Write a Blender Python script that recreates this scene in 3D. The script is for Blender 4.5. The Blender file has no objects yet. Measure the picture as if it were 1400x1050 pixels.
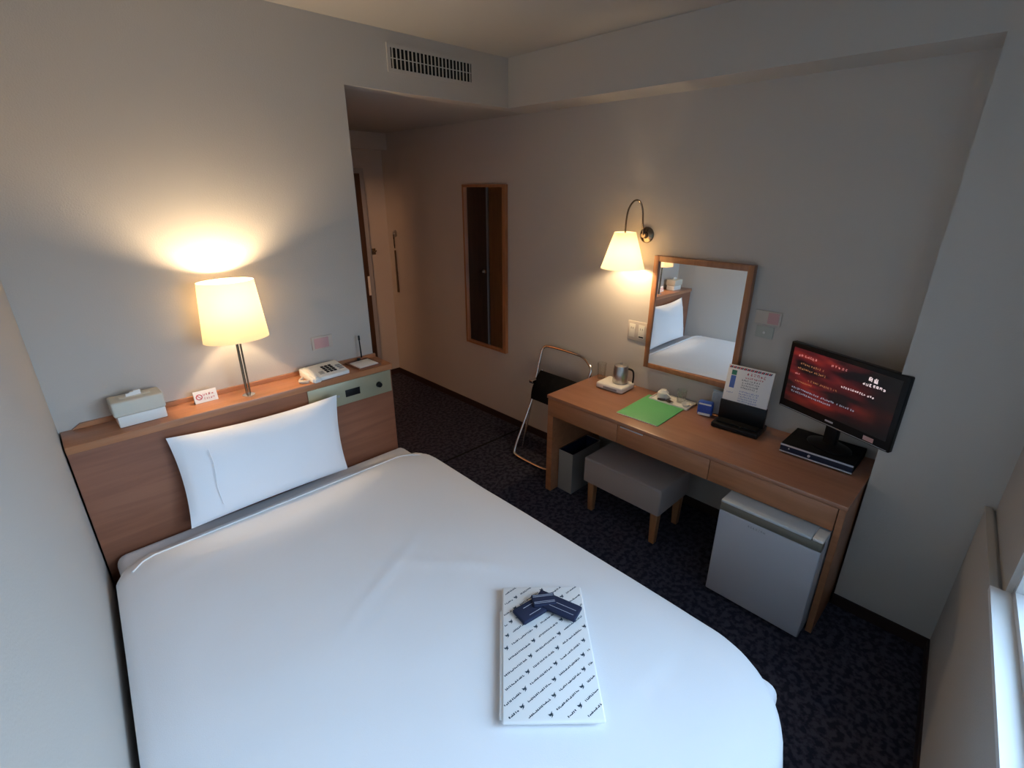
import bpy, bmesh, math, random
from mathutils import Vector, Matrix, noise

SC = bpy.context.scene
COL = SC.collection
random.seed(7)
PI = math.pi

# ------------------------------------------------------------------ materials
def new_mat(name):
    m = bpy.data.materials.new(name); m.use_nodes = True
    nt = m.node_tree
    return m, nt, nt.nodes['Principled BSDF']

def pbr(name, col, rough=.5, metal=0., bump=0., bscale=200., vary=0., vscale=8., spec=.5, coat=0., sheen=0., trans=0., ior=1.45):
    m, nt, b = new_mat(name)
    b.inputs['Base Color'].default_value = (*col, 1)
    b.inputs['Roughness'].default_value = rough
    b.inputs['Metallic'].default_value = metal
    b.inputs['Specular IOR Level'].default_value = spec
    b.inputs['Coat Weight'].default_value = coat
    b.inputs['Sheen Weight'].default_value = sheen
    b.inputs['Transmission Weight'].default_value = trans
    b.inputs['IOR'].default_value = ior
    tc = nt.nodes.new('ShaderNodeTexCoord')
    if vary:
        n = nt.nodes.new('ShaderNodeTexNoise'); n.inputs['Scale'].default_value = vscale
        n.inputs['Detail'].default_value = 4
        r = nt.nodes.new('ShaderNodeMix'); r.data_type = 'RGBA'
        r.inputs[6].default_value = (*[c*(1-vary) for c in col], 1)
        r.inputs[7].default_value = (*[min(1, c*(1+vary)) for c in col], 1)
        nt.links.new(tc.outputs['Object'], n.inputs['Vector'])
        nt.links.new(n.outputs['Fac'], r.inputs[0]); nt.links.new(r.outputs[2], b.inputs['Base Color'])
    if bump:
        n = nt.nodes.new('ShaderNodeTexNoise'); n.inputs['Scale'].default_value = bscale
        n.inputs['Detail'].default_value = 3
        bp = nt.nodes.new('ShaderNodeBump'); bp.inputs['Strength'].default_value = bump
        bp.inputs['Distance'].default_value = .002
        nt.links.new(tc.outputs['Object'], n.inputs['Vector'])
        nt.links.new(n.outputs['Fac'], bp.inputs['Height']); nt.links.new(bp.outputs['Normal'], b.inputs['Normal'])
    return m

def wood(name, dark, light, axis='X', scale=18., rough=.38, stretch=.08, coat=.15):
    m, nt, b = new_mat(name)
    tc = nt.nodes.new('ShaderNodeTexCoord'); mp = nt.nodes.new('ShaderNodeMapping')
    s = {'X': (stretch, 1, 1), 'Y': (1, stretch, 1), 'Z': (1, 1, stretch)}[axis]
    mp.inputs['Scale'].default_value = s
    n = nt.nodes.new('ShaderNodeTexNoise'); n.inputs['Scale'].default_value = scale*3; n.inputs['Detail'].default_value = 6
    n.inputs['Distortion'].default_value = .6
    cr = nt.nodes.new('ShaderNodeValToRGB')
    cr.color_ramp.elements[0].position = .3; cr.color_ramp.elements[0].color = (*dark, 1)
    cr.color_ramp.elements[1].position = .72; cr.color_ramp.elements[1].color = (*light, 1)
    nt.links.new(tc.outputs['Object'], mp.inputs['Vector']); nt.links.new(mp.outputs['Vector'], n.inputs['Vector'])
    nt.links.new(n.outputs['Fac'], cr.inputs['Fac']); nt.links.new(cr.outputs['Color'], b.inputs['Base Color'])
    b.inputs['Roughness'].default_value = rough; b.inputs['Coat Weight'].default_value = coat
    b.inputs['Coat Roughness'].default_value = .25
    return m

def emit(name, col, s):
    m, nt, b = new_mat(name)
    b.inputs['Base Color'].default_value = (.02, .02, .02, 1)
    b.inputs['Emission Color'].default_value = (*col, 1); b.inputs['Emission Strength'].default_value = s
    b.inputs['Roughness'].default_value = .3
    return m

def shade_mat(name, col):
    m = bpy.data.materials.new(name); m.use_nodes = True; nt = m.node_tree; nt.nodes.clear()
    o = nt.nodes.new('ShaderNodeOutputMaterial'); mx = nt.nodes.new('ShaderNodeMixShader')
    d = nt.nodes.new('ShaderNodeBsdfDiffuse'); t = nt.nodes.new('ShaderNodeBsdfTranslucent')
    d.inputs['Color'].default_value = (*col, 1); t.inputs['Color'].default_value = (*col, 1)
    n = nt.nodes.new('ShaderNodeTexNoise'); n.inputs['Scale'].default_value = 300
    bp = nt.nodes.new('ShaderNodeBump'); bp.inputs['Strength'].default_value = .1
    nt.links.new(n.outputs['Fac'], bp.inputs['Height']); nt.links.new(bp.outputs['Normal'], d.inputs['Normal'])
    mx.inputs['Fac'].default_value = .65
    nt.links.new(d.outputs[0], mx.inputs[1]); nt.links.new(t.outputs[0], mx.inputs[2]); nt.links.new(mx.outputs[0], o.inputs['Surface'])
    return m

def glass_mat(name, col=(1, 1, 1), gloss=.08):
    m = bpy.data.materials.new(name); m.use_nodes = True; nt = m.node_tree; nt.nodes.clear()
    o = nt.nodes.new('ShaderNodeOutputMaterial'); mx = nt.nodes.new('ShaderNodeMixShader')
    t = nt.nodes.new('ShaderNodeBsdfTransparent'); g = nt.nodes.new('ShaderNodeBsdfGlossy')
    t.inputs['Color'].default_value = (*col, 1); g.inputs['Roughness'].default_value = .03
    lw = nt.nodes.new('ShaderNodeLayerWeight'); lw.inputs['Blend'].default_value = .25
    mu = nt.nodes.new('ShaderNodeMath'); mu.operation = 'MULTIPLY_ADD'
    mu.inputs[1].default_value = .2; mu.inputs[2].default_value = gloss
    nt.links.new(lw.outputs['Fresnel'], mu.inputs[0]); nt.links.new(mu.outputs[0], mx.inputs['Fac'])
    nt.links.new(t.outputs[0], mx.inputs[1]); nt.links.new(g.outputs[0], mx.inputs[2]); nt.links.new(mx.outputs[0], o.inputs['Surface'])
    return m

def carpet_mat():
    m, nt, b = new_mat('navy_carpet')
    tc = nt.nodes.new('ShaderNodeTexCoord')
    n = nt.nodes.new('ShaderNodeTexNoise'); n.inputs['Scale'].default_value = 38; n.inputs['Detail'].default_value = 2
    n2 = nt.nodes.new('ShaderNodeTexNoise'); n2.inputs['Scale'].default_value = 260; n2.inputs['Detail'].default_value = 3
    cr = nt.nodes.new('ShaderNodeValToRGB')
    cr.color_ramp.elements[0].position = .42; cr.color_ramp.elements[0].color = (.020, .021, .036, 1)
    cr.color_ramp.elements[1].position = .58; cr.color_ramp.elements[1].color = (.056, .055, .078, 1)
    bp = nt.nodes.new('ShaderNodeBump'); bp.inputs['Strength'].default_value = .6; bp.inputs['Distance'].default_value = .004
    for k in (n, n2): nt.links.new(tc.outputs['Object'], k.inputs['Vector'])
    nt.links.new(n.outputs['Fac'], cr.inputs['Fac']); nt.links.new(cr.outputs['Color'], b.inputs['Base Color'])
    nt.links.new(n2.outputs['Fac'], bp.inputs['Height']); nt.links.new(bp.outputs['Normal'], b.inputs['Normal'])
    b.inputs['Roughness'].default_value = .95; b.inputs['Specular IOR Level'].default_value = .15
    return m

def screen_mat():
    m, nt, b = new_mat('tv_screen_picture')
    tc = nt.nodes.new('ShaderNodeTexCoord'); sp = nt.nodes.new('ShaderNodeSeparateXYZ')
    nt.links.new(tc.outputs['Object'], sp.inputs[0])
    n = nt.nodes.new('ShaderNodeTexNoise'); n.inputs['Scale'].default_value = 7; n.inputs['Detail'].default_value = 2
    mp = nt.nodes.new('ShaderNodeMapping'); mp.inputs['Rotation'].default_value = (0, .5, 0); mp.inputs['Scale'].default_value = (.6, 1, 2)
    nt.links.new(tc.outputs['Object'], mp.inputs[0]); nt.links.new(mp.outputs[0], n.inputs['Vector'])
    cr = nt.nodes.new('ShaderNodeValToRGB')
    e = cr.color_ramp.elements
    e[0].position = .42; e[0].color = (.006, .002, .004, 1); e[1].position = .72; e[1].color = (.42, .03, .015, 1)
    x = e.new(.54); x.color = (.13, .008, .012, 1)
    nt.links.new(n.outputs['Fac'], cr.inputs[0])
    # picture is darker towards its right side and its bottom
    mr = nt.nodes.new('ShaderNodeMapRange'); mr.inputs[1].default_value = .20; mr.inputs[2].default_value = -.06
    mr.inputs[3].default_value = .06; mr.inputs[4].default_value = 1
    nt.links.new(sp.outputs['X'], mr.inputs[0])
    mz = nt.nodes.new('ShaderNodeMapRange'); mz.inputs[1].default_value = .16; mz.inputs[2].default_value = .24
    mz.inputs[3].default_value = .15; mz.inputs[4].default_value = 1
    nt.links.new(sp.outputs['Z'], mz.inputs[0])
    mu = nt.nodes.new('ShaderNodeMath'); mu.operation = 'MULTIPLY'
    nt.links.new(mr.outputs[0], mu.inputs[0]); nt.links.new(mz.outputs[0], mu.inputs[1])
    mu2 = nt.nodes.new('ShaderNodeMath'); mu2.operation = 'MULTIPLY'; mu2.inputs[1].default_value = .75
    nt.links.new(mu.outputs[0], mu2.inputs[0])
    b.inputs['Base Color'].default_value = (.01, .01, .012, 1); b.inputs['Roughness'].default_value = .35
    nt.links.new(cr.outputs[0], b.inputs['Emission Color']); nt.links.new(mu2.outputs[0], b.inputs['Emission Strength'])
    return m

M = {}
M['wall'] = pbr('pale_wallpaper', (.50, .475, .445), .85, bump=.35, bscale=170, spec=.2)
M['ceil'] = pbr('pale_ceiling_paper', (.44, .42, .39), .9, bump=.25, bscale=150, spec=.15)
M['base'] = pbr('dark_baseboard', (.030, .016, .014), .5)
M['carpet'] = carpet_mat()
M['hb'] = wood('headboard_wood', (.20, .072, .038), (.27, .105, .056), 'X', 10, .42)
M['hbtop'] = wood('headboard_shelf_wood', (.36, .145, .065), (.46, .20, .095), 'X', 12, .32)
M['desk'] = wood('desk_wood', (.31, .13, .058), (.40, .175, .083), 'Y', 12, .36)
M['desktop'] = wood('desk_top_wood', (.31, .14, .08), (.385, .185, .108), 'Y', 9, .28, coat=.3)
M['frame'] = wood('mirror_frame_wood', (.27, .115, .05), (.36, .16, .075), 'Z', 14, .4)
M['door'] = wood('dark_door_wood', (.05, .024, .012), (.075, .036, .018), 'Z', 10, .4)
M['closet'] = wood('tan_door_wood', (.36, .19, .08), (.46, .25, .11), 'Z', 14, .45)
M['mirror'] = pbr('mirror_silver', (.9, .91, .9), .01, 1.)
M['chrome'] = pbr('chrome', (.78, .77, .76), .12, 1.)
M['kettlesteel'] = pbr('kettle_steel', (.52, .51, .50), .32, 1.)
M['steel'] = pbr('brushed_steel', (.62, .61, .6), .28, 1., bump=.05)
M['bronze'] = pbr('dark_brass', (.26, .20, .14), .25, 1.)
M['duvet'] = pbr('white_duvet_cotton', (.82, .82, .84), .85, bump=.22, bscale=420, sheen=.2)
M['sheet'] = pbr('white_sheet_cotton', (.80, .80, .83), .85, bump=.1, bscale=300)
M['pillow'] = pbr('white_pillowcase_cotton', (.82, .83, .87), .85, bump=.15, bscale=250, sheen=.2)
M['bedbase'] = pbr('bed_base_fabric', (.10, .09, .10), .9)
M['white'] = pbr('white_plastic', (.78, .77, .74), .4)
M['offwhite'] = pbr('cream_plastic', (.70, .68, .60), .45)
M['beige'] = pbr('beige_cover', (.60, .575, .50), .7, bump=.2)
M['grey'] = pbr('grey_plastic', (.33, .34, .36), .5)
M['black'] = pbr('black_plastic', (.007, .007, .008), .35, spec=.3)
M['matblack'] = pbr('matt_black', (.006, .006, .007), .8, spec=.2)
M['console'] = pbr('champagne_metal_panel', (.36, .35, .25), .38, .35)
M['paper'] = pbr('white_paper', (.82, .81, .80), .8)
M['pink'] = pbr('pink_grey_plate', (.55, .33, .33), .5)
M['plate'] = pbr('beige_plate', (.52, .47, .42), .5)
M['greenplate'] = pbr('grey_green_plate', (.40, .42, .38), .5)
M['green'] = pbr('green_card', (.13, .50, .19), .5, vary=.08)
M['blue'] = pbr('blue_packet_film', (.03, .09, .42), .3, vary=.3, vscale=60)
M['bluegrey'] = pbr('blue_grey_film', (.25, .32, .42), .3, vary=.3, vscale=40)
M['navy'] = pbr('navy_cloth', (.014, .020, .055), .85, bump=.4, bscale=400)
M['stitch'] = pbr('pale_thread', (.45, .47, .55), .8)
M['ink'] = pbr('dark_ink', (.03, .06, .09), .7)
M['inkred'] = pbr('red_ink', (.50, .04, .07), .7)
M['inkblue'] = pbr('blue_ink', (.10, .18, .50), .7)
M['inkgreen'] = pbr('green_ink', (.05, .22, .14), .7)
M['inkgrey'] = pbr('grey_ink', (.22, .23, .26), .7)
M['seat'] = pbr('taupe_upholstery', (.30, .245, .23), .9, bump=.5, bscale=300, sheen=.2)
M['leg'] = wood('stool_leg_wood', (.30, .14, .06), (.38, .18, .08), 'Z', 14, .4)
M['fridge'] = pbr('fridge_grey_white', (.44, .46, .52), .38)
M['fband'] = pbr('fridge_bronze_band', (.20, .185, .15), .35, .3)
M['ftop'] = pbr('fridge_pale_top', (.55, .60, .64), .3)
M['binmetal'] = pbr('bin_silver', (.46, .46, .44), .4, .4)
M['liner'] = pbr('bin_liner', (.012, .018, .05), .35)
M['shade'] = shade_mat('lampshade_cream_fabric', (.86, .80, .68))
M['glass'] = glass_mat('clear_glass')
M['tumbler'] = glass_mat('tumbler_glass', (.95, .96, .96), .06)
M['bulb'] = emit('bulb_glow', (1, .72, .42), 14)
M['screen'] = screen_mat()
M['tvink'] = emit('tv_white_text', (1, .82, .84), 1.0)
M['tvpink'] = emit('tv_pink_text', (1, .38, .36), .75)
M['tvorange'] = emit('tv_orange_text', (.9, .38, .16), .5)
M['tvblue'] = emit('tv_pale_blue_text', (.6, .7, .9), .55)
M['alu'] = pbr('window_aluminium', (.75, .76, .77), .4)
M['sill'] = pbr('white_sill_paint', (.78, .78, .77), .45)
M['vent'] = pbr('vent_cream_metal', (.52, .50, .46), .6)
M['ventdark'] = pbr('vent_inside_shade', (.008, .008, .007), .9)
M['stbdark'] = pbr('blue_black_panel', (.012, .02, .045), .2)
M['silver'] = pbr('silver_trim', (.62, .64, .70), .3, .5)
M['coffee'] = pbr('dark_sachet_film', (.03, .02, .02), .3)
M['cord'] = pbr('cream_cord', (.62, .52, .42), .5)
M['bath'] = pbr('bathroom_panel', (.62, .58, .50), .6)

# ------------------------------------------------------------------ mesh building
class MB:
    def __init__(s): s.bm = bmesh.new()
    def _add(s, fn, mat=None):
        b = bmesh.new(); fn(b)
        if mat is not None: bmesh.ops.transform(b, matrix=mat, verts=b.verts)
        me = bpy.data.meshes.new('t'); b.to_mesh(me); b.free()
        s.bm.from_mesh(me); bpy.data.meshes.remove(me); return s
    def box(s, lo, hi, bev=0., seg=2, mat=None):
        lo, hi = Vector(lo), Vector(hi)
        def fn(b):
            bmesh.ops.create_cube(b, size=1)
            c = (lo+hi)/2; d = hi-lo
            for v in b.verts: v.co = Vector((v.co.x*d.x, v.co.y*d.y, v.co.z*d.z))+c
            if bev: bmesh.ops.bevel(b, geom=b.edges[:], offset=bev, segments=seg, profile=.5, affect='EDGES', clamp_overlap=True)
        return s._add(fn, mat)
    def cyl(s, p0, p1, r0, r1=None, seg=24, cap=True):
        r1 = r0 if r1 is None else r1
        p0, p1 = Vector(p0), Vector(p1); d = p1-p0
        q = d.to_track_quat('Z', 'Y').to_matrix().to_4x4()
        def fn(b): bmesh.ops.create_cone(b, cap_ends=cap, cap_tris=False, segments=seg, radius1=r0, radius2=r1, depth=d.length)
        return s._add(fn, Matrix.Translation((p0+p1)/2) @ q)
    def lathe(s, prof, c=(0, 0, 0), seg=32, sx=1., sy=1., close=False, mat=None):
        c = Vector(c)
        def fn(b):
            rings = []
            for r, z in prof:
                if r < 1e-6: rings.append([b.verts.new((c.x, c.y, c.z+z))])
                else: rings.append([b.verts.new((c.x+r*sx*math.cos(2*PI*k/seg), c.y+r*sy*math.sin(2*PI*k/seg), c.z+z)) for k in range(seg)])
            for a, d in zip(rings, rings[1:]):
                for k in range(seg):
                    k2 = (k+1) % seg
                    if len(a) == 1 and len(d) == 1: continue
                    if len(a) == 1: b.faces.new((a[0], d[k], d[k2]))
                    elif len(d) == 1: b.faces.new((a[k], a[k2], d[0]))
                    else: b.faces.new((a[k], a[k2], d[k2], d[k]))
        return s._add(fn, mat)
    def tube(s, pts, r, seg=10, smooth=0):
        pts = [Vector(p) for p in pts]
        for _ in range(smooth):
            n = [pts[0]]
            for a, b_ in zip(pts, pts[1:]): n += [a*.75+b_*.25, a*.25+b_*.75]
            pts = n+[pts[-1]]
        def fn(b):
            up = Vector((0, 0, 1)); rings = []; prev = None
            for i, p in enumerate(pts):
                t = (pts[min(i+1, len(pts)-1)]-pts[max(i-1, 0)]).normalized()
                if prev is None: u = t.orthogonal().normalized()
                else:
                    u = prev-t*prev.dot(t); u = u.normalized() if u.length > 1e-6 else t.orthogonal().normalized()
                prev = u; w = t.cross(u)
                rings.append([b.verts.new(p+(u*math.cos(2*PI*k/seg)+w*math.sin(2*PI*k/seg))*r) for k in range(seg)])
            for a, d in zip(rings, rings[1:]):
                for k in range(seg): b.faces.new((a[k], a[(k+1) % seg], d[(k+1) % seg], d[k]))
            b.faces.new(rings[0][::-1]); b.faces.new(rings[-1])
        return s._add(fn)
    def prism(s, poly, z0, z1, bev=0., mat=None):
        def fn(b):
            lo = [b.verts.new((x, y, z0)) for x, y in poly]; hi = [b.verts.new((x, y, z1)) for x, y in poly]
            b.faces.new(lo[::-1]); b.faces.new(hi); n = len(poly)
            for k in range(n): b.faces.new((lo[k], lo[(k+1) % n], hi[(k+1) % n], hi[k]))
            bmesh.ops.recalc_face_normals(b, faces=b.faces[:])
            if bev: bmesh.ops.bevel(b, geom=b.edges[:], offset=bev, segments=2, profile=.5, affect='EDGES', clamp_overlap=True)
        return s._add(fn, mat)
    def poly(s, pts):
        vs = [s.bm.verts.new(p) for p in pts]; s.bm.faces.new(vs); return s
    def xf(s, m): bmesh.ops.transform(s.bm, matrix=m, verts=s.bm.verts[:]); return s

ROOT = {}     # object name -> world matrix of its thing
def link(name, mb, mat, parent=None, local=False, smooth=True, subsurf=0, origin=None):
    bmesh.ops.recalc_face_normals(mb.bm, faces=mb.bm.faces[:])
    me = bpy.data.meshes.new(name)
    o = bpy.data.objects.new(name, me)
    if parent is not None:
        W = ROOT[parent.name]
        if not local: bmesh.ops.transform(mb.bm, matrix=W.inverted(), verts=mb.bm.verts[:])
        o.parent = parent
    else:
        if origin is None:
            xs = [v.co for v in mb.bm.verts]
            origin = Vector(((min(v.x for v in xs)+max(v.x for v in xs))/2, (min(v.y for v in xs)+max(v.y for v in xs))/2, min(v.z for v in xs)))
        W = Matrix.Translation(origin)
        if not local: bmesh.ops.transform(mb.bm, matrix=W.inverted(), verts=mb.bm.verts[:])
        o.location = origin
    mb.bm.to_mesh(me); mb.bm.free()
    me.materials.append(mat if not isinstance(mat, str) else M[mat])
    if smooth:
        for p in me.polygons: p.use_smooth = True
        try: me.set_sharp_from_angle(angle=math.radians(35))
        except Exception: pass
    COL.objects.link(o)
    ROOT[o.name] = W
    if subsurf:
        md = o.modifiers.new('s', 'SUBSURF'); md.levels = md.render_levels = subsurf
    return o

def thing(name, label, cat, loc=(0, 0, 0), rz=0, group=None):
    o = bpy.data.objects.new(name, None); COL.objects.link(o)
    o.location = loc; o.rotation_euler = (0, 0, rz); o.empty_display_size = .05
    ROOT[o.name] = Matrix.Translation(loc) @ Matrix.Rotation(rz, 4, 'Z')
    return tag(o, label, cat, group)
def tag(o, label, cat, group=None):
    o['label'] = label; o['category'] = cat
    if group: o['group'] = group
    return o
def struct(name, mb, mat, label=None, smooth=False, parent=None):
    o = link(name, mb, mat, parent=parent, smooth=smooth, origin=Vector((0, 0, 0)) if parent is None else None)
    if parent is None:
        o['kind'] = 'structure'
        if label: o['label'] = label
    return o

# ------------------------------------------------------------------ dimensions
W, WC, XC, YH, YE = 2.80, 2.544, 1.431, 3.0125, 5.04
ZS, ZC, ZH, YF, YA = 2.392, 2.665, .987, 2.835, .68
def fw(x): return .302+(x-2.544)*.095          # face of the window wall

# ------------------------------------------------------------------ setting
struct('floor', MB().box((-.32, -.25, -.1), (2.92, 5.2, 0)), 'carpet', 'dark navy mottled carpet')
struct('ceiling', MB().box((-.32, -.25, ZC), (2.92, YH, ZC+.1)), 'ceil', 'plain off-white ceiling of the bedroom')
struct('wall_left', MB().prism([(0, 3.1125), (0, 2.83), (-.19, -.25), (-.31, -.25), (-.12, 3.1125)], 0, ZC), 'wall', 'pale papered wall along the bed')
m = MB(); m.box((-.12, YH, 0), (XC, YH+.1, ZC)); m.box((XC, YH, ZS), (WC, YH+.1, ZC))
struct('wall_back', m, 'wall', 'pale wall behind the headboard and above the corridor')
struct('ceiling_corridor', MB().box((XC-.1, YH+.1, ZS), (2.92, 5.2, ZS+.1)), 'ceil', 'low ceiling of the entrance corridor')
m = MB()
m.box((XC-.1, YH+.1, 0), (XC, 3.5, ZS)); m.box((XC-.1, 4.15, 0), (XC, YE, ZS)); m.box((XC-.1, 3.5, 2.0), (XC, 4.15, ZS))
struct('wall_corridor', m, 'wall', 'corridor wall with the bathroom doorway')
m = MB()
m.box((-.1, YH+.1, 0), (0, 4.7, 2.3)); m.box((0, 4.6, 0), (XC-.1, 4.7, 2.3)); m.box((-.1, YH+.1, 2.3), (XC-.1, 4.7, 2.4))
struct('wall_bathroom', m, 'bath', 'plain bathroom panels behind the corridor wall')
struct('wall_end', MB().box((XC-.1, YE, 0), (2.92, YE+.12, ZS)), 'wall', 'end wall of the corridor')
struct('wall_right', MB().box((W, -.25, 0), (W+.12, 5.2, ZC)), 'wall', 'pale papered wall behind the desk')
m = MB(); m.box((WC, .1, 0), (W, YA, ZC)); struct('wall_column', m, 'wall', 'pale column beside the desk')
struct('trim_5', MB().box((WC, YA, ZS), (W, YH+.1, ZC)), 'wall', 'deep beam along the top of the desk wall')
struct('trim_1', MB().box((XC, 4.93, 2.25), (W, YE, ZS)), 'wall', 'shallow drop above the corridor end')

# window wall (runs very slightly out of square)
def band(x0, x1, z0, z1, off=0., th=.2):
    return [(x0, fw(x0)-off), (x1, fw(x1)-off), (x1, fw(x1)-off-th), (x0, fw(x0)-off-th)], z0, z1
m = MB()
for a in (band(-.3, 2.7, 0, .755), band(1.98, 2.7, .755, ZC, .03, .17), band(-.3, .10, .755, ZC, .03, .17), band(.10, 1.98, 2.15, ZC, .03, .17)): m.prism(*a)
struct('wall_front', m, 'wall', 'wall under and around the window')
m = MB(); m.prism(*band(.10, 1.98, .755, .775, -.005, .19))
struct('trim_2', m, 'sill', 'white window sill board')
m = MB(); m.prism(*band(1.985, WC-.002, .755, .765, -.003, .022))
struct('trim_3', m, 'wall', 'narrow ledge beside the window')
# window: frame and panes
wf = MB()
for x0, x1, z0, z1 in ((.10, .14, .775, 2.15), (1.955, 1.98, .775, 2.15), (.10, 1.98, .775, .80), (.10, 1.98, 2.11, 2.15), (1.01, 1.06, .775, 2.15)):
    wf.prism(*band(x0, x1, z0, z1, .045, .04))
w1 = struct('window_1', wf, 'alu', 'aluminium framed window beside the foot of the bed')
for x0, x1 in ((.14, 1.01), (1.06, 1.955)):
    g = MB(); g.prism(*band(x0, x1, .80, 2.11, .062, .005)); struct('pane', g, 'glass', parent=w1)
# baseboards
bz, bt = .06, .008
struct('baseboard_right', MB().box((W-bt, YA+bt, 0), (W, YE, bz)), 'base', 'dark skirting along the right wall')
struct('baseboard_column', MB().box((WC-bt, fw(WC), 0), (WC, YA+bt, bz)).box((WC-bt, YA, 0), (W, YA+bt, bz)), 'base', 'dark skirting round the column')
m = MB(); m.prism(*band(0, WC-bt, 0, bz, -bt, bt)); struct('baseboard_front', m, 'base', 'dark skirting under the window')
struct('baseboard_end', MB().box((2.60, YE-bt, 0), (W-bt, YE, bz)), 'base', 'dark skirting at the corridor end')
struct('baseboard_back', MB().box((0, YH-bt, 0), (XC, YH, bz)), 'base', 'dark skirting behind the headboard')
struct('trim_4', MB().box((1.45, 3.108, -.001), (W-.01, 3.124, .002)), 'matblack', 'seam across the carpet at the corridor')

# entrance door
d1 = struct('door_1', MB().box((1.49, YE-.035, .01), (2.53, YE-.001, 2.045), .002), 'door', 'dark entrance door at the corridor end')
m = MB(); m.box((2.53, YE-.03, 0), (2.575, YE-.001, 2.09)).box((1.445, YE-.03, 0), (1.49, YE-.001, 2.09)).box((1.49, YE-.03, 2.045), (2.53, YE-.001, 2.09))
struct('door_frame', m, 'grey', parent=d1)
m = MB(); m.cyl((1.60, YE-.09, 1.0), (1.60, YE-.036, 1.0), .012).lathe([(0, -.03), (.018, -.026), (.03, -.01), (.03, .01), (.018, .026), (0, .03)], (1.60, YE-.10, 1.0))
struct('door_knob', m, 'chrome', parent=d1, smooth=True)
struct('strike_plate', MB().box((2.505, YE-.04, .91), (2.528, YE-.0355, 1.10), .001), 'white', parent=d1)
# bathroom door, standing open into the bathroom; tan cupboard panel at the corridor end
d2 = struct('door_2', MB().box((.70, 4.16, .01), (1.325, 4.195, 1.98), .002), 'closet', 'tan bathroom door standing open')
m = MB().cyl((.78, 4.16, 1.0), (.78, 4.105, 1.0), .01).lathe([(0, -.02), (.02, -.015), (.026, 0), (.02, .015), (0, .02)], (.78, 4.095, 1.0))
struct('door_knob', m, 'chrome', parent=d2, smooth=True)
d3 = struct('door_3', MB().box((XC+.001, 4.22, .02), (XC+.03, 4.99, 2.1), .002), 'closet', 'tan wooden cupboard door in the corridor')
struct('door_handle', MB().box((XC+.031, 4.30, .95), (XC+.05, 4.32, 1.10), .003), 'chrome', parent=d3)

# ------------------------------------------------------------------ air vent
t = thing('air_vent', 'long slatted air conditioning grille above the corridor opening', 'vent', (1.973, YH-.005, 2.49))
x0, x1, z0, z1 = 1.703, 2.243, 2.497, 2.591
f = MB().box((x0-.02, YH-.008, z0-.018), (x1+.02, YH-.0005, z0)).box((x0-.02, YH-.008, z1), (x1+.02, YH-.0005, z1+.018))
f.box((x0-.02, YH-.008, z0), (x0, YH-.0005, z1)).box((x1, YH-.008, z0), (x1+.02, YH-.0005, z1))
link('frame', f, 'wall', t, smooth=False)
link('duct_shade_sheet', MB().box((x0, YH-.0022, z0), (x1, YH-.0006, z1)), 'ventdark', t, smooth=False)  # near-black sheet on the wall, painted shade of the duct behind the slats
g = MB()
for k in range(22):
    x = x0+(k+.5)*(x1-x0)/22
    g.box((x-.0028, YH-.008, z0), (x+.0028, YH-.0024, z1))
g.box((x0, YH-.0055, (z0+z1)/2-.002), (x1, YH-.003, (z0+z1)/2+.002))
link('slats', g, 'vent', t, smooth=False)

# ------------------------------------------------------------------ headboard with shelf and console
t = thing('headboard', 'brown wooden headboard with a shelf and a bedside control panel', 'headboard', (.73, 2.92, 0))
link('front_panel', MB().box((.007, YF, 0), (1.44, YF+.02, ZH-.034), .001), 'hb', t, smooth=False)
link('side_panel', MB().box((1.42, YF+.0205, 0), (1.44, YH-.009, ZH-.034), .001), 'hb', t, smooth=False)
link('side_panel', MB().box((.007, YF+.0205, 0), (.027, YH-.009, ZH-.034), .001), 'hb', t, smooth=False)
link('shelf', MB().box((.006, YF-.012, ZH-.033), (1.445, YH-.001, ZH), .003), 'hbtop', t)
r = MB().prism([(.045, 0), (1.44, 0), (1.44, .02), (.075, .02)], 0, .014)
r.xf(Matrix.Translation((0, YH-.001, ZH+.0005)) @ Matrix.Rotation(PI/2, 4, 'X'))
link('back_rim', r, 'hbtop', t, smooth=False)
c = link('control_panel', MB().box((.95, YF-.006, .822), (1.432, YF-.0005, ZH-.036), .002), 'console', t)
c['label'] = 'champagne coloured metal control strip'
link('clock_display', MB().box((1.15, YF-.009, .862), (1.235, YF-.0062, .902), .001), 'black', c)
m = MB().cyl((1.352, YF-.0062, .882), (1.352, YF-.022, .882), .017, .014)
link('knob', m, 'black', c)
m = MB()
for k in range(4): m.box((1.03+.024*k, YF-.008, .873), (1.044+.024*k, YF-.0062, .884), .0005)
link('buttons', m, 'grey', c)

# ------------------------------------------------------------------ bed
t = thing('bed', 'single bed with a white fitted sheet against the left wall', 'bed', (.75, 1.7, 0))
link('mattress', MB().box((.035, .62, .24), (1.46, 2.822, .462), .04, 4), 'sheet', t)
link('bed_base', MB().box((.06, .66, .06), (1.42, 2.80, .238), .01), 'bedbase', t)
for x in (.12, 1.36):
    for y in (.72, 2.74): link('leg', MB().cyl((x, y, 0), (x, y, .06), .025), 'black', t)

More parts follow.
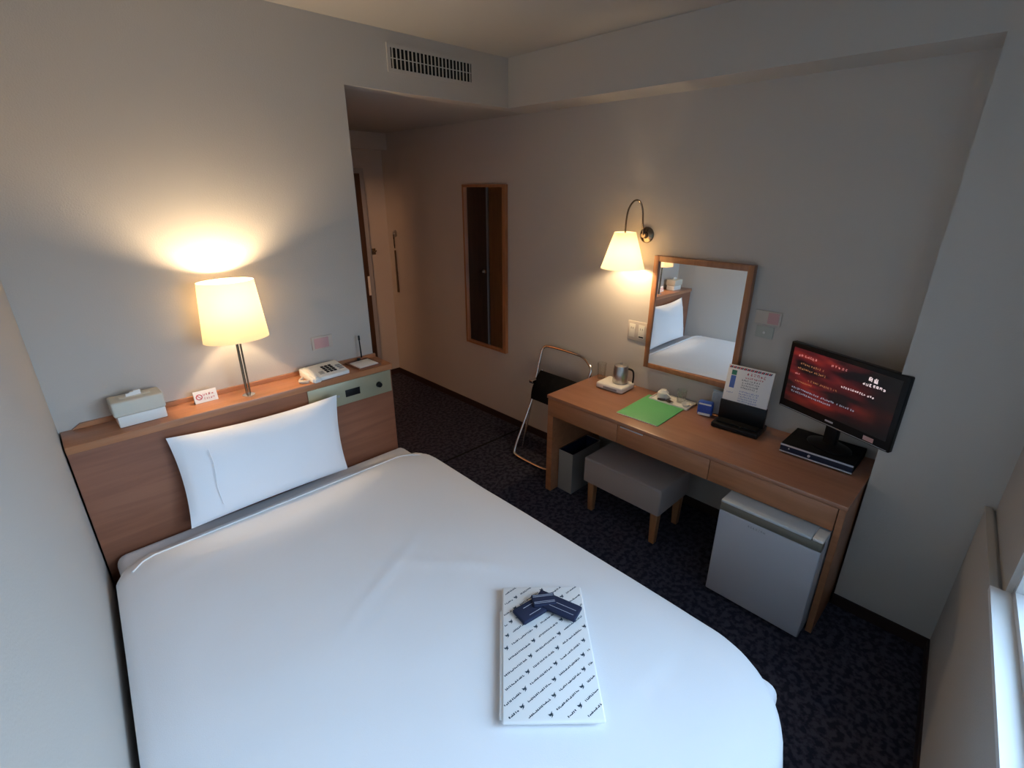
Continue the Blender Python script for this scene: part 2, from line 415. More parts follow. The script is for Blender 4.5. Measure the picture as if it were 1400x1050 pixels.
# duvet: a sheet draped over a rounded outline
def duvet():
    b = bmesh.new()
    X0, X1, Y0, Y1 = .052, 1.475, .575, 2.70
    RX = {'bl': .10, 'br': .30, 'tl': .13, 'tr': .16}
    def nearest(x, y):
        cs = [(X0+RX['bl'], Y0+RX['bl'], RX['bl'], -1, -1), (X1-RX['br'], Y0+RX['br'], RX['br'], 1, -1),
              (X0+RX['tl'], Y1-RX['tl'], RX['tl'], -1, 1), (X1-RX['tr'], Y1-RX['tr'], RX['tr'], 1, 1)]
        for cx, cy, r, sx, sy in cs:
            if (x-cx)*sx > 0 and (y-cy)*sy > 0:
                d = Vector((x-cx, y-cy)); L = d.length; n = d/max(L, 1e-9)
                return L-r, n, Vector((cx, cy))+n*r
        ds = [(X0-x, Vector((-1, 0)), Vector((X0, y))), (x-X1, Vector((1, 0)), Vector((X1, y))),
              (Y0-y, Vector((0, -1)), Vector((x, Y0))), (y-Y1, Vector((0, 1)), Vector((x, Y1)))]
        return max(ds, key=lambda q: q[0])
    DM = {(-1, 0): .22, (1, 0): .40, (0, -1): .40, (0, 1): .026}
    st = .022
    nx = int((X1-X0+.9)/st); ny = int((Y1-Y0+.9)/st); grid = {}
    R = .045; ZT = .489
    for i in range(nx+1):
        for j in range(ny+1):
            x = X0-.45+i*st; y = Y0-.45+j*st
            d, n, c = nearest(x, y)
            # how far the cloth may fall in this direction
            wx, wy = abs(n.x), abs(n.y)
            dx = .24 if n.x < 0 else .42; dy = .42 if n.y < 0 else .030
            dm = (dx*wx*wx+dy*wy*wy)
            nz = noise.noise(Vector((x*2.1, y*2.1, 0)))*.005+noise.noise(Vector((x*6, y*6, 3)))*.0018
            for (px, py, ang, amp, ln) in ((1.05, 1.75, 2.3, .006, .35), (1.15, 1.62, 2.0, .005, .3), (.85, 1.9, .5, .004, .25), (1.3, 1.15, 1.2, .005, .25), (.5, 2.5, .15, .004, .4)):
                u = (x-px)*math.cos(ang)+(y-py)*math.sin(ang); v = -(x-px)*math.sin(ang)+(y-py)*math.cos(ang)
                nz += amp*math.exp(-(v/.018)**2-(u/ln)**2)
            soft = .012*max(0, 1+min(0, d)/.12)**2
            if .68 < x < 1.33 and .90 < y < 1.52: nz *= .25
            if d <= 0:
                z = ZT+nz-soft; p = Vector((x, y, z))
            else:
                dd = min(d, dm); rr = R if n.y < .7 else .014
                z0 = ZT+nz-.012
                if dd < rr*PI/2:
                    a = dd/rr; off = rr*math.sin(a); z = z0-rr*(1-math.cos(a))
                else:
                    e = dd-rr*PI/2; off = rr+e*(.17 if n.x > -.5 else .0)*(1 if n.y < .5 else 0)
                    z = z0-rr-e
                    if n.x > -.5: off += .0012*math.sin((c.x+c.y)*24)*min(1, e/.15)
                if n.x < -.5: off = min(off, .030)
                p = Vector((c.x+n.x*off, c.y+n.y*off, z))
            grid[i, j] = (p, d <= dm+st*1.01, d)
    vs = {}
    def gv(k):
        if k not in vs: vs[k] = b.verts.new(grid[k][0])
        return vs[k]
    for i in range(nx):
        for j in range(ny):
            ks = [(i, j), (i+1, j), (i+1, j+1), (i, j+1)]
            if all(grid[k][1] for k in ks):
                b.faces.new([gv(k) for k in ks])
    bmesh.ops.remove_doubles(b, verts=b.verts[:], dist=.0004)
    for v in b.verts: v.co.x -= .070*max(0, 1-v.co.x/1.5)*(2.7-v.co.y)
    mb = MB(); mb.bm.free(); mb.bm = b
    return mb
o = link('duvet', duvet(), 'duvet', origin=Vector((.75, 1.6, .3)))
md = o.modifiers.new('thick', 'SOLIDIFY'); md.thickness = .012; md.offset = -1
tag(o, 'white quilted bed cover spread over the whole bed', 'duvet')
# turned hem at the head end
hem = MB(); pts = []
for k in range(33):
    x = .075+k*(1.445-.075)/32
    e = max(0, (.16-x)/.11, (x-1.32)/.15)
    pts.append((x, 2.665-.10*min(e, 1)**2, .487))
hem.tube(pts, .0035, 8)
link('hem', hem, 'duvet', parent=o)

# pillow
def pillow(w, h, t):
    b = bmesh.new(); n = 34; mb = MB(); mb.bm.free()
    V = {}
    for s_ in (1, -1):
        for i in range(n+1):
            for j in range(n+1):
                u = -1+2*i/n; v = -1+2*j/n
                edge = i in (0, n) or j in (0, n)
                if edge and s_ == -1: V[s_, i, j] = V[1, i, j]; continue
                th = t*((1-abs(u)**2.6)*(1-abs(v)**2.6))**.55
                px = u*w/2*(1-.045*(1-v*v)**1*abs(u)**3); py = v*h/2*(1-(.09 if v > 0 else .035)*(1-u*u)*abs(v)**3)
                th += .004*noise.noise(Vector((u*2.5, v*2.5, s_)))*(0 if edge else 1)
                V[s_, i, j] = b.verts.new((px, s_*th-(.012*u*v if edge else .012*u*v), py))
    for s_ in (1, -1):
        for i in range(n):
            for j in range(n):
                q = [V[s_, i, j], V[s_, i+1, j], V[s_, i+1, j+1], V[s_, i, j+1]]
                b.faces.new(q if s_ == -1 else q[::-1])
    mb.bm = b; return mb
p = pillow(.755, .428, .058)
Mx = Matrix.Translation((.695, 2.758, .708)) @ Matrix.Rotation(math.radians(-7), 4, 'X') @ Matrix.Rotation(math.radians(1.0), 4, 'Y')
p.xf(Mx)
o = link('pillow', p, 'pillow', origin=Vector((.695, 2.73, .49)))
tag(o, 'white rectangular pillow standing upright against the headboard', 'pillow')
s = MB(); s.tube([(-.245+.004*math.sin(k), -.0585+.002*abs(k-6)*.6, -.2+.4*k/12) for k in range(2, 11)], .0016, 6); s.xf(Mx)
link('seam', s, 'pillow', parent=o)

# ------------------------------------------------------------------ bedside lamp
LX, LY = .698, 2.895
t = thing('table_lamp', 'lit bedside lamp with a cream oval shade on the headboard shelf', 'lamp', (LX, LY, ZH))
link('base', MB().lathe([(0, 0), (.028, 0), (.028, .004), (.012, .010), (0, .010)], (LX, LY, ZH)), 'chrome', t)
m = MB().cyl((LX-.006, LY, ZH+.008), (LX-.006, LY, 1.34), .006).cyl((LX+.008, LY, ZH+.008), (LX+.008, LY, 1.34), .004)
link('pole', m, 'bronze', t)
link('lamp_shade', MB().lathe([(.140, 1.270-ZH), (.117, 1.535-ZH), (.1155, 1.535-ZH), (.1385, 1.270-ZH), (.140, 1.270-ZH)], (LX, LY, ZH), 48, 1, .70), 'shade', t)
link('bulb', MB().lathe([(0, .0), (.012, .002), (.014, .02), (.028, .05), (.030, .065), (.022, .085), (0, .095)], (LX, LY, 1.345)), 'bulb', t)

# tissue box on a white box
o = link('white_box', MB().box((-.085, -.045, 0), (.085, .045, .048), .004).xf(Matrix.Translation((.275, 2.925, ZH+.001)) @ Matrix.Rotation(.02, 4, 'Z')), 'white')
tag(o, 'small white box under the beige tissue box on the headboard shelf', 'box')
t = thing('tissue_box', 'beige tissue box stacked on the white box, left end of shelf', 'tissue box', (.272, 2.925, ZH+.050), .02)
link('box_body', MB().box((-.092, -.052, 0), (.092, .052, .065), .008, 3), 'beige', t, local=True)
link('slot_rim', MB().box((-.055, -.014, .0652), (.055, .014, .0672), .001), 'offwhite', t, local=True)
m = MB()
for k in range(3): m.prism([(-.03+.014*k, -.006), (-.005+.014*k, -.003), (-.008+.014*k, .006), (-.028+.014*k, .004)], .067, .078+.004*k)
link('tissue', m, 'paper', t, local=True)

# glyph helper: rows of small unreadable characters, in the XZ plane of a local frame
def glyph_row(mb, x, z, n, h, seed, gap=.25, w=.8, y=0., dense=4, th=.16):
    rd = random.Random(seed)
    for k in range(n):
        if rd.random() < .08: x += h*.5; continue
        for _ in range(dense):
            if rd.random() < .5:
                zz = z+rd.choice((0, .25, .5, .8))*h; a = x+rd.random()*.3*h*w; e = x+h*w*(.6+.4*rd.random())
                mb.poly([(a, y, zz), (e, y, zz), (e, y, zz+h*th), (a, y, zz+h*th)])
            else:
                xx = x+rd.choice((0.05, .35, .7))*h*w; a = z+rd.random()*.3*h; e = z+h*(.6+.4*rd.random())
                mb.poly([(xx, y, a), (xx+h*th, y, a), (xx+h*th, y, e), (xx, y, e)])
        x += h*(w+gap)
    return x

# tent card
t = thing('tent_card', 'small white notice card with red print beside the lamp', 'card', (.53, 2.955, ZH+.001), .0)
tilt = Matrix.Rotation(math.radians(-14), 4, 'X')
link('card_front', MB().box((-.048, -.0005, 0), (.048, .0005, .056)).xf(Matrix.Translation((0, -.013, 0)) @ tilt), 'paper', t, local=True, smooth=False)
link('card_back', MB().box((-.048, -.0005, 0), (.048, .0005, .056)).xf(Matrix.Translation((0, .0145, 0)) @ Matrix.Rotation(math.radians(14), 4, 'X')), 'paper', t, local=True, smooth=False)
m = MB()
m.lathe([(.010, -.0003), (.0135, -.0003), (.0135, .0003), (.010, .0003), (.010, -.0003)], mat=Matrix.Translation((-.027, -.001, .028)) @ Matrix.Rotation(PI/2, 4, 'X'))
m.box((-.011, -.0003, -.0013), (.011, .0003, .0013), mat=Matrix.Translation((-.027, -.001, .028)) @ Matrix.Rotation(.8, 4, 'Y'))
glyph_row(m, -.010, .030, 4, .011, 5, y=-.0012); glyph_row(m, -.010, .013, 5, .009, 6, y=-.0012)
m.xf(Matrix.Translation((0, -.013, 0)) @ tilt)
link('print', m, 'inkred', t, local=True, smooth=False)

# ------------------------------------------------------------------ telephone
TX, TY = 1.085, 2.905
t = thing('telephone', 'white push button desk telephone with coiled cord on shelf', 'telephone', (TX, TY, ZH+.001), .06)
b = MB().prism([(-.105, -.075), (.105, -.075), (.105, .075), (-.105, .075)], 0, .022, .006)
for v in b.bm.verts:
    if v.co.z > .015: v.co.z += .022*(v.co.y+.07)/.14
link('body', b, 'white', t, local=True)
sl = Matrix.Translation((0, 0, .0225+.011)) @ Matrix.Rotation(math.atan2(.022, .14), 4, 'X')
hs = MB(); hs.tube([(-.078, -.066, .030), (-.078, -.03, .040), (-.078, .03, .040), (-.078, .066, .030)], .013, 12, 2)
hs.box((-.098, -.078, .012), (-.058, -.045, .036), .008, 3).box((-.098, .045, .012), (-.058, .078, .036), .008, 3)
link('handset', hs.xf(Matrix.Translation((0, 0, -.004)) @ Matrix.Rotation(math.atan2(.022, .14), 4, 'X')), 'white', t, local=True)
kp = MB()
for i in range(3):
    for j in range(4):
        kp.box((-.008+i*.021, -.046+j*.021, 0), (.007+i*.021, -.033+j*.021, .004), .0008)
link('keypad', kp.xf(sl), 'black', t, local=True)
link('display', MB().box((-.046, -.048, 0), (-.020, -.018, .0015), .0004).xf(sl), 'grey', t, local=True)
m = MB()
for j in range(3): m.box((.066, -.045+j*.022, 0), (.092, -.032+j*.022, .003), .0008)
link('side_keys', m.xf(sl), 'grey', t, local=True)
cd = []
for k in range(150):
    a = k*.85; s_ = k/149
    bx = -.118-.030*math.sin(s_*PI); by = -.058+.070*s_-.004*math.sin(s_*PI)
    cd.append((bx+.007*math.cos(a), by, .010+.007*math.sin(a)))
link('coiled_cord', MB().tube(cd, .0024, 6), 'cord', t, local=True)

# note tray, pen
t = thing('note_tray', 'wooden tray holding a white memo pad at the shelf end', 'tray', (1.315, 2.915, ZH+.001), .06)
m = MB().box((-.068, -.075, 0), (.068, .075, .004)).box((-.068, -.075, .004), (-.063, .075, .010)).box((.063, -.075, .004), (.068, .075, .010))
m.box((-.063, -.075, .004), (.063, -.070, .010)).box((-.063, .070, .004), (.063, .075, .010))
link('tray_body', m, 'hb', t, local=True, smooth=False)
link('memo_pad', MB().box((-.058, -.065, .0045), (.058, .045, .012), .001), 'paper', t, local=True)
m = MB(); glyph_row(m, -.03, 0, 5, .008, 9); m.xf(Matrix.Translation((0, .02, .0124)) @ Matrix.Rotation(-PI/2, 4, 'X'))
link('print', m, 'inkgrey', t, local=True, smooth=False)
link('pen_holder', MB().lathe([(0, 0), (.012, 0), (.009, .018), (0, .018)], (.01, .060, .0045)), 'black', t, local=True)
m = MB().cyl((1.338, 2.972, ZH+.025), (1.335, 2.972, ZH+.13), .0045, .0035)
pen = link('pen', m, 'black'); tag(pen, 'black ballpoint pen standing upright in its holder by the memo pad', 'pen')
link('pen_cap', MB().cyl((1.335, 2.972, ZH+.13), (1.335, 2.972, ZH+.155), .0058, .005), 'black', parent=pen)

# wall plate above the phone
t = thing('wall_plate', 'pinkish wall plate above the telephone', 'wall plate', (1.135, YH, 1.10))
link('plate', MB().box((1.08, YH-.008, 1.10), (1.195, YH-.0005, 1.172), .002), 'plate', t)
link('insert', MB().box((1.092, YH-.0105, 1.108), (1.172, YH-.0082, 1.164), .001), 'pink', t)

# ------------------------------------------------------------------ bed packet and belt
PC = Vector((.999, 1.208, .503)); ang = math.atan2(.204, -.218)+PI   # width direction
PM = Matrix.Translation(PC) @ Matrix.Rotation(ang, 4, 'Z')
t = thing('pyjama_packet', 'folded white robe printed with diagonal lettering, on the bed', 'robe')
t.location = PC; t.rotation_euler = (0, 0, ang); ROOT[t.name] = PM
b = MB().box((-.148, -.256, 0), (.148, .256, .014), .006, 3)
b.bm.verts.ensure_lookup_table()
link('folded_cloth', b, 'paper', t, local=True)
link('under_layer', MB().box((-.156, -.24, -.004), (.12, .15, .009), .005, 3), 'paper', t, local=True)
pr = MB(); a0 = math.radians(40); ca, sa = math.cos(a0), math.sin(a0); rd = random.Random(4)
def inside(x, y): return abs(x) < .140 and abs(y) < .248
for row in range(-13, 14):
    off = row*.036; tt = -.45+(row % 3)*.045+rd.random()*.01
    while tt < .45:
        # lettering run
        for k in range(16):
            u = tt+k*.0058
            x, y = u*ca-off*sa, u*sa+off*ca
            if inside(x, y):
                for _ in range(2):
                    du = rd.random()*.002; h0 = rd.random()*.002; w_ = .0024 if rd.random() < .5 else .005; hh = .0068-h0 if w_ < .003 else .0024
                    q = [(u+du, off+h0), (u+du+w_, off+h0), (u+du+w_, off+h0+hh), (u+du, off+h0+hh)]
                    pr.poly([(qx*ca-qy*sa, qx*sa+qy*ca, .0143) for qx, qy in q])
        # bird-like mark
        u = tt+.108; x, y = u*ca-off*sa, u*sa+off*ca
        if inside(x, y):
            for tri in (((-.005, .008), (.010, .000), (-.004, -.001)), ((-.004, -.007), (.004, .002), (.007, -.003)), ((.001, .004), (.011, .008), (.004, -.001))):
                pr.poly([(((u+a)*ca-(off+.003+c)*sa), ((u+a)*sa+(off+.003+c)*ca), .0144) for a, c in tri])
        tt += .132
link('printed_pattern', pr, 'ink', t, local=True, smooth=False)

t = thing('navy_belt', 'navy cloth belt folded into a bow on top of the white robe', 'belt', (1.09, 1.32, .519))
def pad(cx, cy, z, L, Wd, H, a): z -= .0085; return MB().box((-L/2, -Wd/2, 0), (L/2, Wd/2, H), .006, 3).xf(Matrix.Translation((cx, cy, z)) @ Matrix.Rotation(a, 4, 'Z'))
link('band', pad(1.075, 1.335, .5275, .150, .072, .016, math.radians(-8)), 'navy', t)
link('band', pad(1.135, 1.283, .534, .165, .070, .016, math.radians(-74)), 'navy', t)
link('band', pad(1.115, 1.330, .540, .085, .055, .014, math.radians(-35)), 'navy', t)
st = MB()
for (cx, cy, z, L, a, offs) in ((1.135, 1.283, .5503, .14, -74, (-.018, .004)), (1.115, 1.33, .5543, .075, -35, (-.018, -.012, .012, .018)), (1.06, 1.337, .5438, .05, -8, (-.02, .016))):
    for of in offs:
        st.xf(Matrix.Identity(4)); st.box((-L/2, of-.0008, 0), (L/2, of+.0008, .0006), mat=Matrix.Translation((cx, cy, z-.0085)) @ Matrix.Rotation(math.radians(a), 4, 'Z'))
link('stitching', st, 'stitch', t, smooth=False)

# ------------------------------------------------------------------ full length mirror
t = thing('full_length_mirror', 'tall narrow wood framed mirror on the corridor wall', 'mirror', (W, 3.54, .63))
y0, y1, z0, z1 = 3.285, 3.795, .636, 1.946
m = MB().box((W-.03, y0, z0), (W-.0005, y0+.035, z1)).box((W-.03, y1-.018, z0), (W-.0005, y1, z1)).box((W-.03, y0+.035, z0), (W-.0005, y1-.018, z0+.02)).box((W-.03, y0+.035, z1-.02), (W-.0005, y1-.018, z1))
link('frame', m, 'frame', t, smooth=False)
link('mirror_glass', MB().box((W-.012, y0+.035, z0+.02), (W-.001, y1-.018, z1-.02)), 'mirror', t, smooth=False)

# mirror over the desk
t = thing('wall_mirror', 'square wood framed mirror hanging over the desk', 'mirror', (W, 1.7, .86))
y0, y1, z0, z1 = 1.411, 1.990, .860, 1.552; fwid = .032
m = MB().box((W-.042, y0, z0), (W-.0005, y0+fwid, z1), .002).box((W-.042, y1-fwid, z0), (W-.0005, y1, z1), .002)
m.box((W-.0415, y0+fwid, z0), (W-.0005, y1-fwid, z0+fwid), .002).box((W-.0415, y0+fwid, z1-fwid), (W-.0005, y1-fwid, z1), .002)
link('frame', m, 'frame', t)
b = MB().box((W-.0215, y0+fwid-.001, z0+fwid-.001), (W-.0195, y1-fwid+.001, z1-fwid+.001))
for v in b.bm.verts: v.co.x += -.040*(v.co.y-1.70)+.022*(v.co.z-1.206)      # the glass sits a touch askew in its frame
link('mirror_glass', b, 'mirror', t, smooth=False)

# ------------------------------------------------------------------ sconce
t = thing('wall_lamp', 'lit cone shaded wall lamp on a curved brass arm', 'lamp', (W, 2.077, 1.661))
PX = Matrix.Translation((W-.0005, 2.077, 1.661)) @ Matrix.Rotation(-PI/2, 4, 'Y')
link('wall_plate', MB().lathe([(0, 0), (.046, 0), (.046, .006), (.038, .014), (.02, .02), (.014, .045), (0, .047)], mat=PX), 'bronze', t)
sx, sy = 2.645, 2.130
link('arm', MB().tube([(W-.045, 2.077, 1.661), (W-.055, 2.079, 1.72), (W-.062, 2.083, 1.81), (W-.085, 2.095, 1.856), (W-.115, 2.112, 1.858), (sx+.008, sy-.004, 1.815), (sx, sy, 1.75), (sx, sy, 1.665)], .005, 12, 3), 'bronze', t)
link('lamp_shade', MB().lathe([(.128, 1.476), (.062, 1.682), (.0605, 1.682), (.1265, 1.476), (.128, 1.476)], (sx, sy, 0), 48), 'shade', t)
link('bulb', MB().lathe([(0, 1.665), (.013, 1.66), (.014, 1.64), (.024, 1.61), (.026, 1.59), (.018, 1.57), (0, 1.562)], (sx, sy, 0)), 'bulb', t)

# ------------------------------------------------------------------ wall plates by the desk
t = thing('wall_socket', 'double white socket plate left of the desk mirror', 'socket', (W, 2.08, 1.0))
link('plate', MB().box((W-.008, 2.012, 1.005), (W-.0005, 2.148, 1.130), .002), 'plate', t)
m = MB()
for y in (2.046, 2.114): m.box((W-.0105, y-.022, 1.025), (W-.0083, y+.022, 1.112), .001)
link('socket_insert', m, 'offwhite', t)
m = MB()
for y in (2.046, 2.114):
    for k in (-.007, .007): m.box((W-.0112, y+k-.0012, 1.078), (W-.0106, y+k+.0012, 1.092))
m.box((W-.0112, 2.028, 1.03), (W-.0106, 2.062, 1.038))
link('slots', m, 'black', t, smooth=False)
t = thing('switch_plate', 'beige and pink switch plate right of the desk mirror', 'switch', (W, 1.31, 1.256))
link('plate', MB().box((W-.008, 1.247, 1.257), (W-.0005, 1.377, 1.327), .002), 'plate', t)
link('insert', MB().box((W-.0105, 1.257, 1.263), (W-.0083, 1.312, 1.321), .001), 'pink', t)
t = thing('aerial_plate', 'small grey green plate just below the beige switch plate', 'wall plate', (W, 1.317, 1.183))
link('plate', MB().box((W-.008, 1.273, 1.184), (W-.0005, 1.361, 1.246), .002), 'greenplate', t)
link('jack', MB().cyl((W-.0085, 1.317, 1.214), (W-.016, 1.317, 1.214), .006), 'steel', t)

# corridor items
t = thing('shoehorn', 'long dark shoehorn hanging at the end of the corridor wall', 'shoehorn', (W, 4.9, .92))
link('hook', MB().lathe([(0, 0), (.035, 0), (.035, .006), (.012, .012), (.008, .03), (0, .032)], mat=Matrix.Translation((W-.0005, 4.905, 1.50)) @ Matrix.Rotation(-PI/2, 4, 'Y')), 'steel', t)
link('cord_loop', MB().tube([(W-.022, 4.905, 1.50), (W-.022, 4.893, 1.42), (W-.022, 4.899, 1.34), (W-.022, 4.911, 1.42), (W-.022, 4.907, 1.50)], .003, 6, 1), 'black', t)
b = MB().box((-.010, -.018, 0), (0, .018, .42), .004)
for v in b.bm.verts: v.co.y *= 1.1-.9*abs(v.co.z-.08)/.5
link('blade', b.xf(Matrix.Translation((W-.015, 4.9, .92))), 'bronze', t)
t = thing('coat_hook', 'small metal hook on the end wall beside the entrance door', 'hook', (2.62, YE, 1.33))
link('hook_plate', MB().box((2.60, YE-.006, 1.30), (2.64, YE-.0005, 1.36), .002), 'bronze', t)
link('prong', MB().tube([(2.62, YE-.005, 1.34), (2.62, YE-.04, 1.325), (2.62, YE-.055, 1.345)], .005, 8, 2), 'bronze', t)

# ------------------------------------------------------------------ desk
XD, YD0, YD1, ZD = 2.2605, .690, 2.352, .700
t = thing('desk', 'long wooden writing desk with three drawers against the right wall', 'desk', (2.53, 1.52, 0))
link('desk_top', MB().box((XD-.004, YD0-.004, ZD-.022), (W-.001, YD1+.004, ZD), .003), 'desktop', t)
link('side_panel', MB().box((XD+.004, YD0, 0), (W-.012, YD0+.026, ZD-.023), .001), 'desk', t, smooth=False)
link('side_panel', MB().box((XD+.004, YD1-.045, 0), (W-.012, YD1, ZD-.023), .001), 'desk', t, smooth=False)
link('back_panel', MB().box((W-.03, YD0+.027, .25), (W-.012, YD1-.046, ZD-.023)), 'desk', t, smooth=False)
link('apron', MB().box((XD+.020, YD0+.027, .572), (W-.031, YD1-.046, ZD-.024)), 'hb', t, smooth=False)
seams = [YD0+.028, 1.276, 1.820, YD1-.002]
for k in range(3):
    a, c = seams[k], seams[k+1]
    dr = link('drawer', MB().box((XD, a+.0015, .562), (XD+.019, c-.0015, ZD-.0245), .0015), 'desk', t)
    if k == 1:
        link('handle', MB().box((XD-.006, 1.655, .668), (XD-.0002, 1.80, .6745), .001), 'silver', dr)

# ------------------------------------------------------------------ things on the desk
KM = Matrix.Translation((2.665, 2.125, ZD+.001)) @ Matrix.Rotation(.05, 4, 'Z')
t = thing('power_base', 'white square power base under the steel kettle on the desk', 'power base', (2.665, 2.125, ZD+.001), .05)
b = MB().box((-.080, -.098, 0), (.080, .098, .040), .012, 3)
link('body', b, 'white', t, local=True)
link('label_strip', MB().box((-.0812, -.06, .010), (-.0802, .04, .024)), 'grey', t, local=True, smooth=False)
t = thing('kettle', 'small stainless steel kettle standing on its white base', 'kettle', (2.68, 2.10, ZD+.042), .05)
KZ = Matrix.Diagonal((1, 1, 1.22, 1))
link('body', MB().lathe([(0, 0), (.047, 0), (.050, .006), (.048, .05), (.045, .085), (.043, .088), (0, .090)], seg=40, mat=KZ), 'kettlesteel', t, local=True)
link('lid', MB().lathe([(.045, .0885), (.043, .096), (.02, .101), (.008, .103), (.009, .110), (0, .112)], seg=32, mat=KZ), 'kettlesteel', t, local=True)
link('handle', MB().tube([(.01, -.048, .083), (.012, -.082, .080), (.012, -.088, .045), (.012, -.085, .012)], .006, 8, 2).xf(Matrix.Diagonal((1, 1, 1.22, 1))), 'black', t, local=True)
t = link('glass_tumbler', MB().lathe([(0, 0), (.027, 0), (.032, .11), (.0305, .11), (.0258, .004), (0, .004)], (2.745, 2.295, ZD+.001)), 'tumbler')
tag(t, 'clear drinking glass standing behind the steel kettle', 'glass')

t = thing('green_booklet', 'green booklet lying flat near the desk front edge', 'booklet', (2.535, 1.764, ZD+.0008), math.radians(2))
link('cover', MB().box((-.186, -.132, 0), (.186, .132, .004), .0008), 'green', t, local=True)
link('pages', MB().box((-.1885, -.130, .0004), (-.1862, .130, .0034)), 'paper', t, local=True, smooth=False)

t = thing('cup_tray', 'white tray with tea things behind the green booklet', 'tray', (2.722, 1.745, ZD+.001), .03)
m = MB().box((-.062, -.125, 0), (.062, .125, .004), .002)
m.box((-.062, -.125, .003), (-.057, .125, .012), .001).box((.057, -.125, .003), (.062, .125, .012), .001).box((-.057, -.125, .003), (.057, -.12, .012), .001).box((-.057, .12, .003), (.057, .125, .012), .001)
link('tray_body', m, 'white', t, local=True)
t = thing('teacup', 'white teacup at the kettle end of the tea tray', 'cup', (2.735, 1.815, ZD+.006))
link('bowl', MB().lathe([(.036, 0), (.037, .004), (.033, .035), (.022, .046), (.018, .052), (.016, .052), (.016, .047), (0, .046)]), 'white', t, local=True)
link('handle', MB().tube([(-.010, -.033, .010), (-.014, -.050, .014), (-.014, -.050, .030), (-.010, -.031, .034)], .003, 8, 2), 'white', t, local=True)
for k, (x, y, a, lab) in enumerate(((2.690, 1.80, .5, 'dark sachet lying in front of the white teacup'), (2.700, 1.755, -.3, 'dark sachet lying in the middle of the tea tray'))):
    s = thing('sachet', lab, 'sachet', (x, y, ZD+.006), a, 'dark sachets on the tea tray')
    link('film', MB().box((-.016, -.024, 0), (.016, .024, .007), .003), 'coffee', s, local=True)
    link('seal', MB().box((-.016, -.028, .0025), (.016, -.0245, .004)), 'silver', s, local=True, smooth=False)
o = link('glass_tumbler', MB().lathe([(0, 0), (.025, 0), (.030, .08), (.0285, .08), (.0238, .004), (0, .004)], (2.745, 1.70, ZD+.006)), 'tumbler')
tag(o, 'clear glass standing on the white tea tray', 'glass')
t = thing('sugar_bowl', 'low white dish at the television end of the tea tray', 'dish', (2.715, 1.652, ZD+.006))
link('dish', MB().lathe([(0, 0), (.018, 0), (.026, .016), (.0245, .016), (.016, .003), (0, .003)]), 'white', t, local=True)

t = thing('blue_packet', 'shiny blue packet standing left of the information stand', 'packet', (2.69, 1.520, ZD+.001), .2)
link('pouch', MB().box((-.022, -.042, 0), (.022, .042, .085), .012, 3), 'blue', t, local=True)
link('white_band', MB().box((-.0235, -.034, .004), (-.0222, .034, .018)).box((-.0235, -.034, .068), (-.0222, .034, .077)), 'paper', t, local=True, smooth=False)
t = thing('grey_packet', 'blue grey packet standing behind the shiny blue packet', 'packet', (2.755, 1.475, ZD+.001), .05)
b = MB().box((-.018, -.042, 0), (.018, .042, .13), .01, 3)
for v in b.bm.verts: v.co.x *= 1-.7*v.co.z/.13
link('pouch', b, 'bluegrey', t, local=True)
link('seal', MB().box((-.0015, -.041, .128), (.0015, .041, .142)), 'bluegrey', t, local=True, smooth=False)

# information stand
IX, IY = 2.665, 1.312
t = thing('information_stand', 'black desk stand holding a white printed information card', 'stand', (IX, IY, ZD+.001), math.radians(3))
link('tray', MB().box((-.085, -.122, 0), (.075, .122, .028), .006, 3), 'black', t, local=True)
link('holder', MB().box((.0, -.120, .0285), (.03, .120, .138), .004), 'black', t, local=True)
b = MB().box((-.060, -.105, .0285), (-.005, .105, .036), .002)
link('card_stack', b, 'matblack', t, local=True)
PMt = Matrix.Translation((.010, 0, .085)) @ Matrix.Rotation(math.radians(8), 4, 'Y')
po = link('poster', MB().box((-.004, -.116, .0), (.004, .116, .225), .001).xf(Matrix.Translation((.0, 0, .025)) @ PMt), 'paper', t, local=True)
# local frame of the poster face: x right (seen from the room) -> -y, z up
def face(mb, zc=.0): return mb.xf(Matrix.Translation((.0, 0, .025)) @ PMt @ Matrix.Translation((-.0048, 0, 0)) @ Matrix.Rotation(-PI/2, 4, 'Z'))
m = MB()
for k in range(12): m.poly([(-.112+k*.018, 0, .208), (-.104+k*.018, 0, .208), (-.098+k*.018, 0, .219), (-.106+k*.018, 0, .219)])
link('header_stripes', face(m), 'inkred', po, local=True, smooth=False)
m = MB()
for k in range(12): m.poly([(-.103+k*.018, 0, .208), (-.097+k*.018, 0, .208), (-.091+k*.018, 0, .219), (-.097+k*.018, 0, .219)])
for k in range(4): glyph_row(m, -.035, .150-.014*k, 11, .009, 30+k)
link('dark_print', face(m), 'ink', po, local=True, smooth=False)
m = MB(); m.poly([(-.094, 0, .172), (-.068, 0, .172), (-.068, 0, .198), (-.094, 0, .198)])
link('green_picture', face(m), 'inkgreen', po, local=True, smooth=False)
m = MB(); m.poly([(-.094, 0, .10), (-.068, 0, .10), (-.068, 0, .168), (-.094, 0, .168)])
for k in range(6): glyph_row(m, -.035, .086-.013*k, 12, .008, 50+k)
glyph_row(m, -.10, .07, 4, .008, 71)
link('blue_print', face(m), 'inkblue', po, local=True, smooth=False)
m = MB(); glyph_row(m, -.015, .182, 6, .016, 61); glyph_row(m, -.02, .165, 9, .010, 62)
link('red_print', face(m), 'inkred', po, local=True, smooth=False)

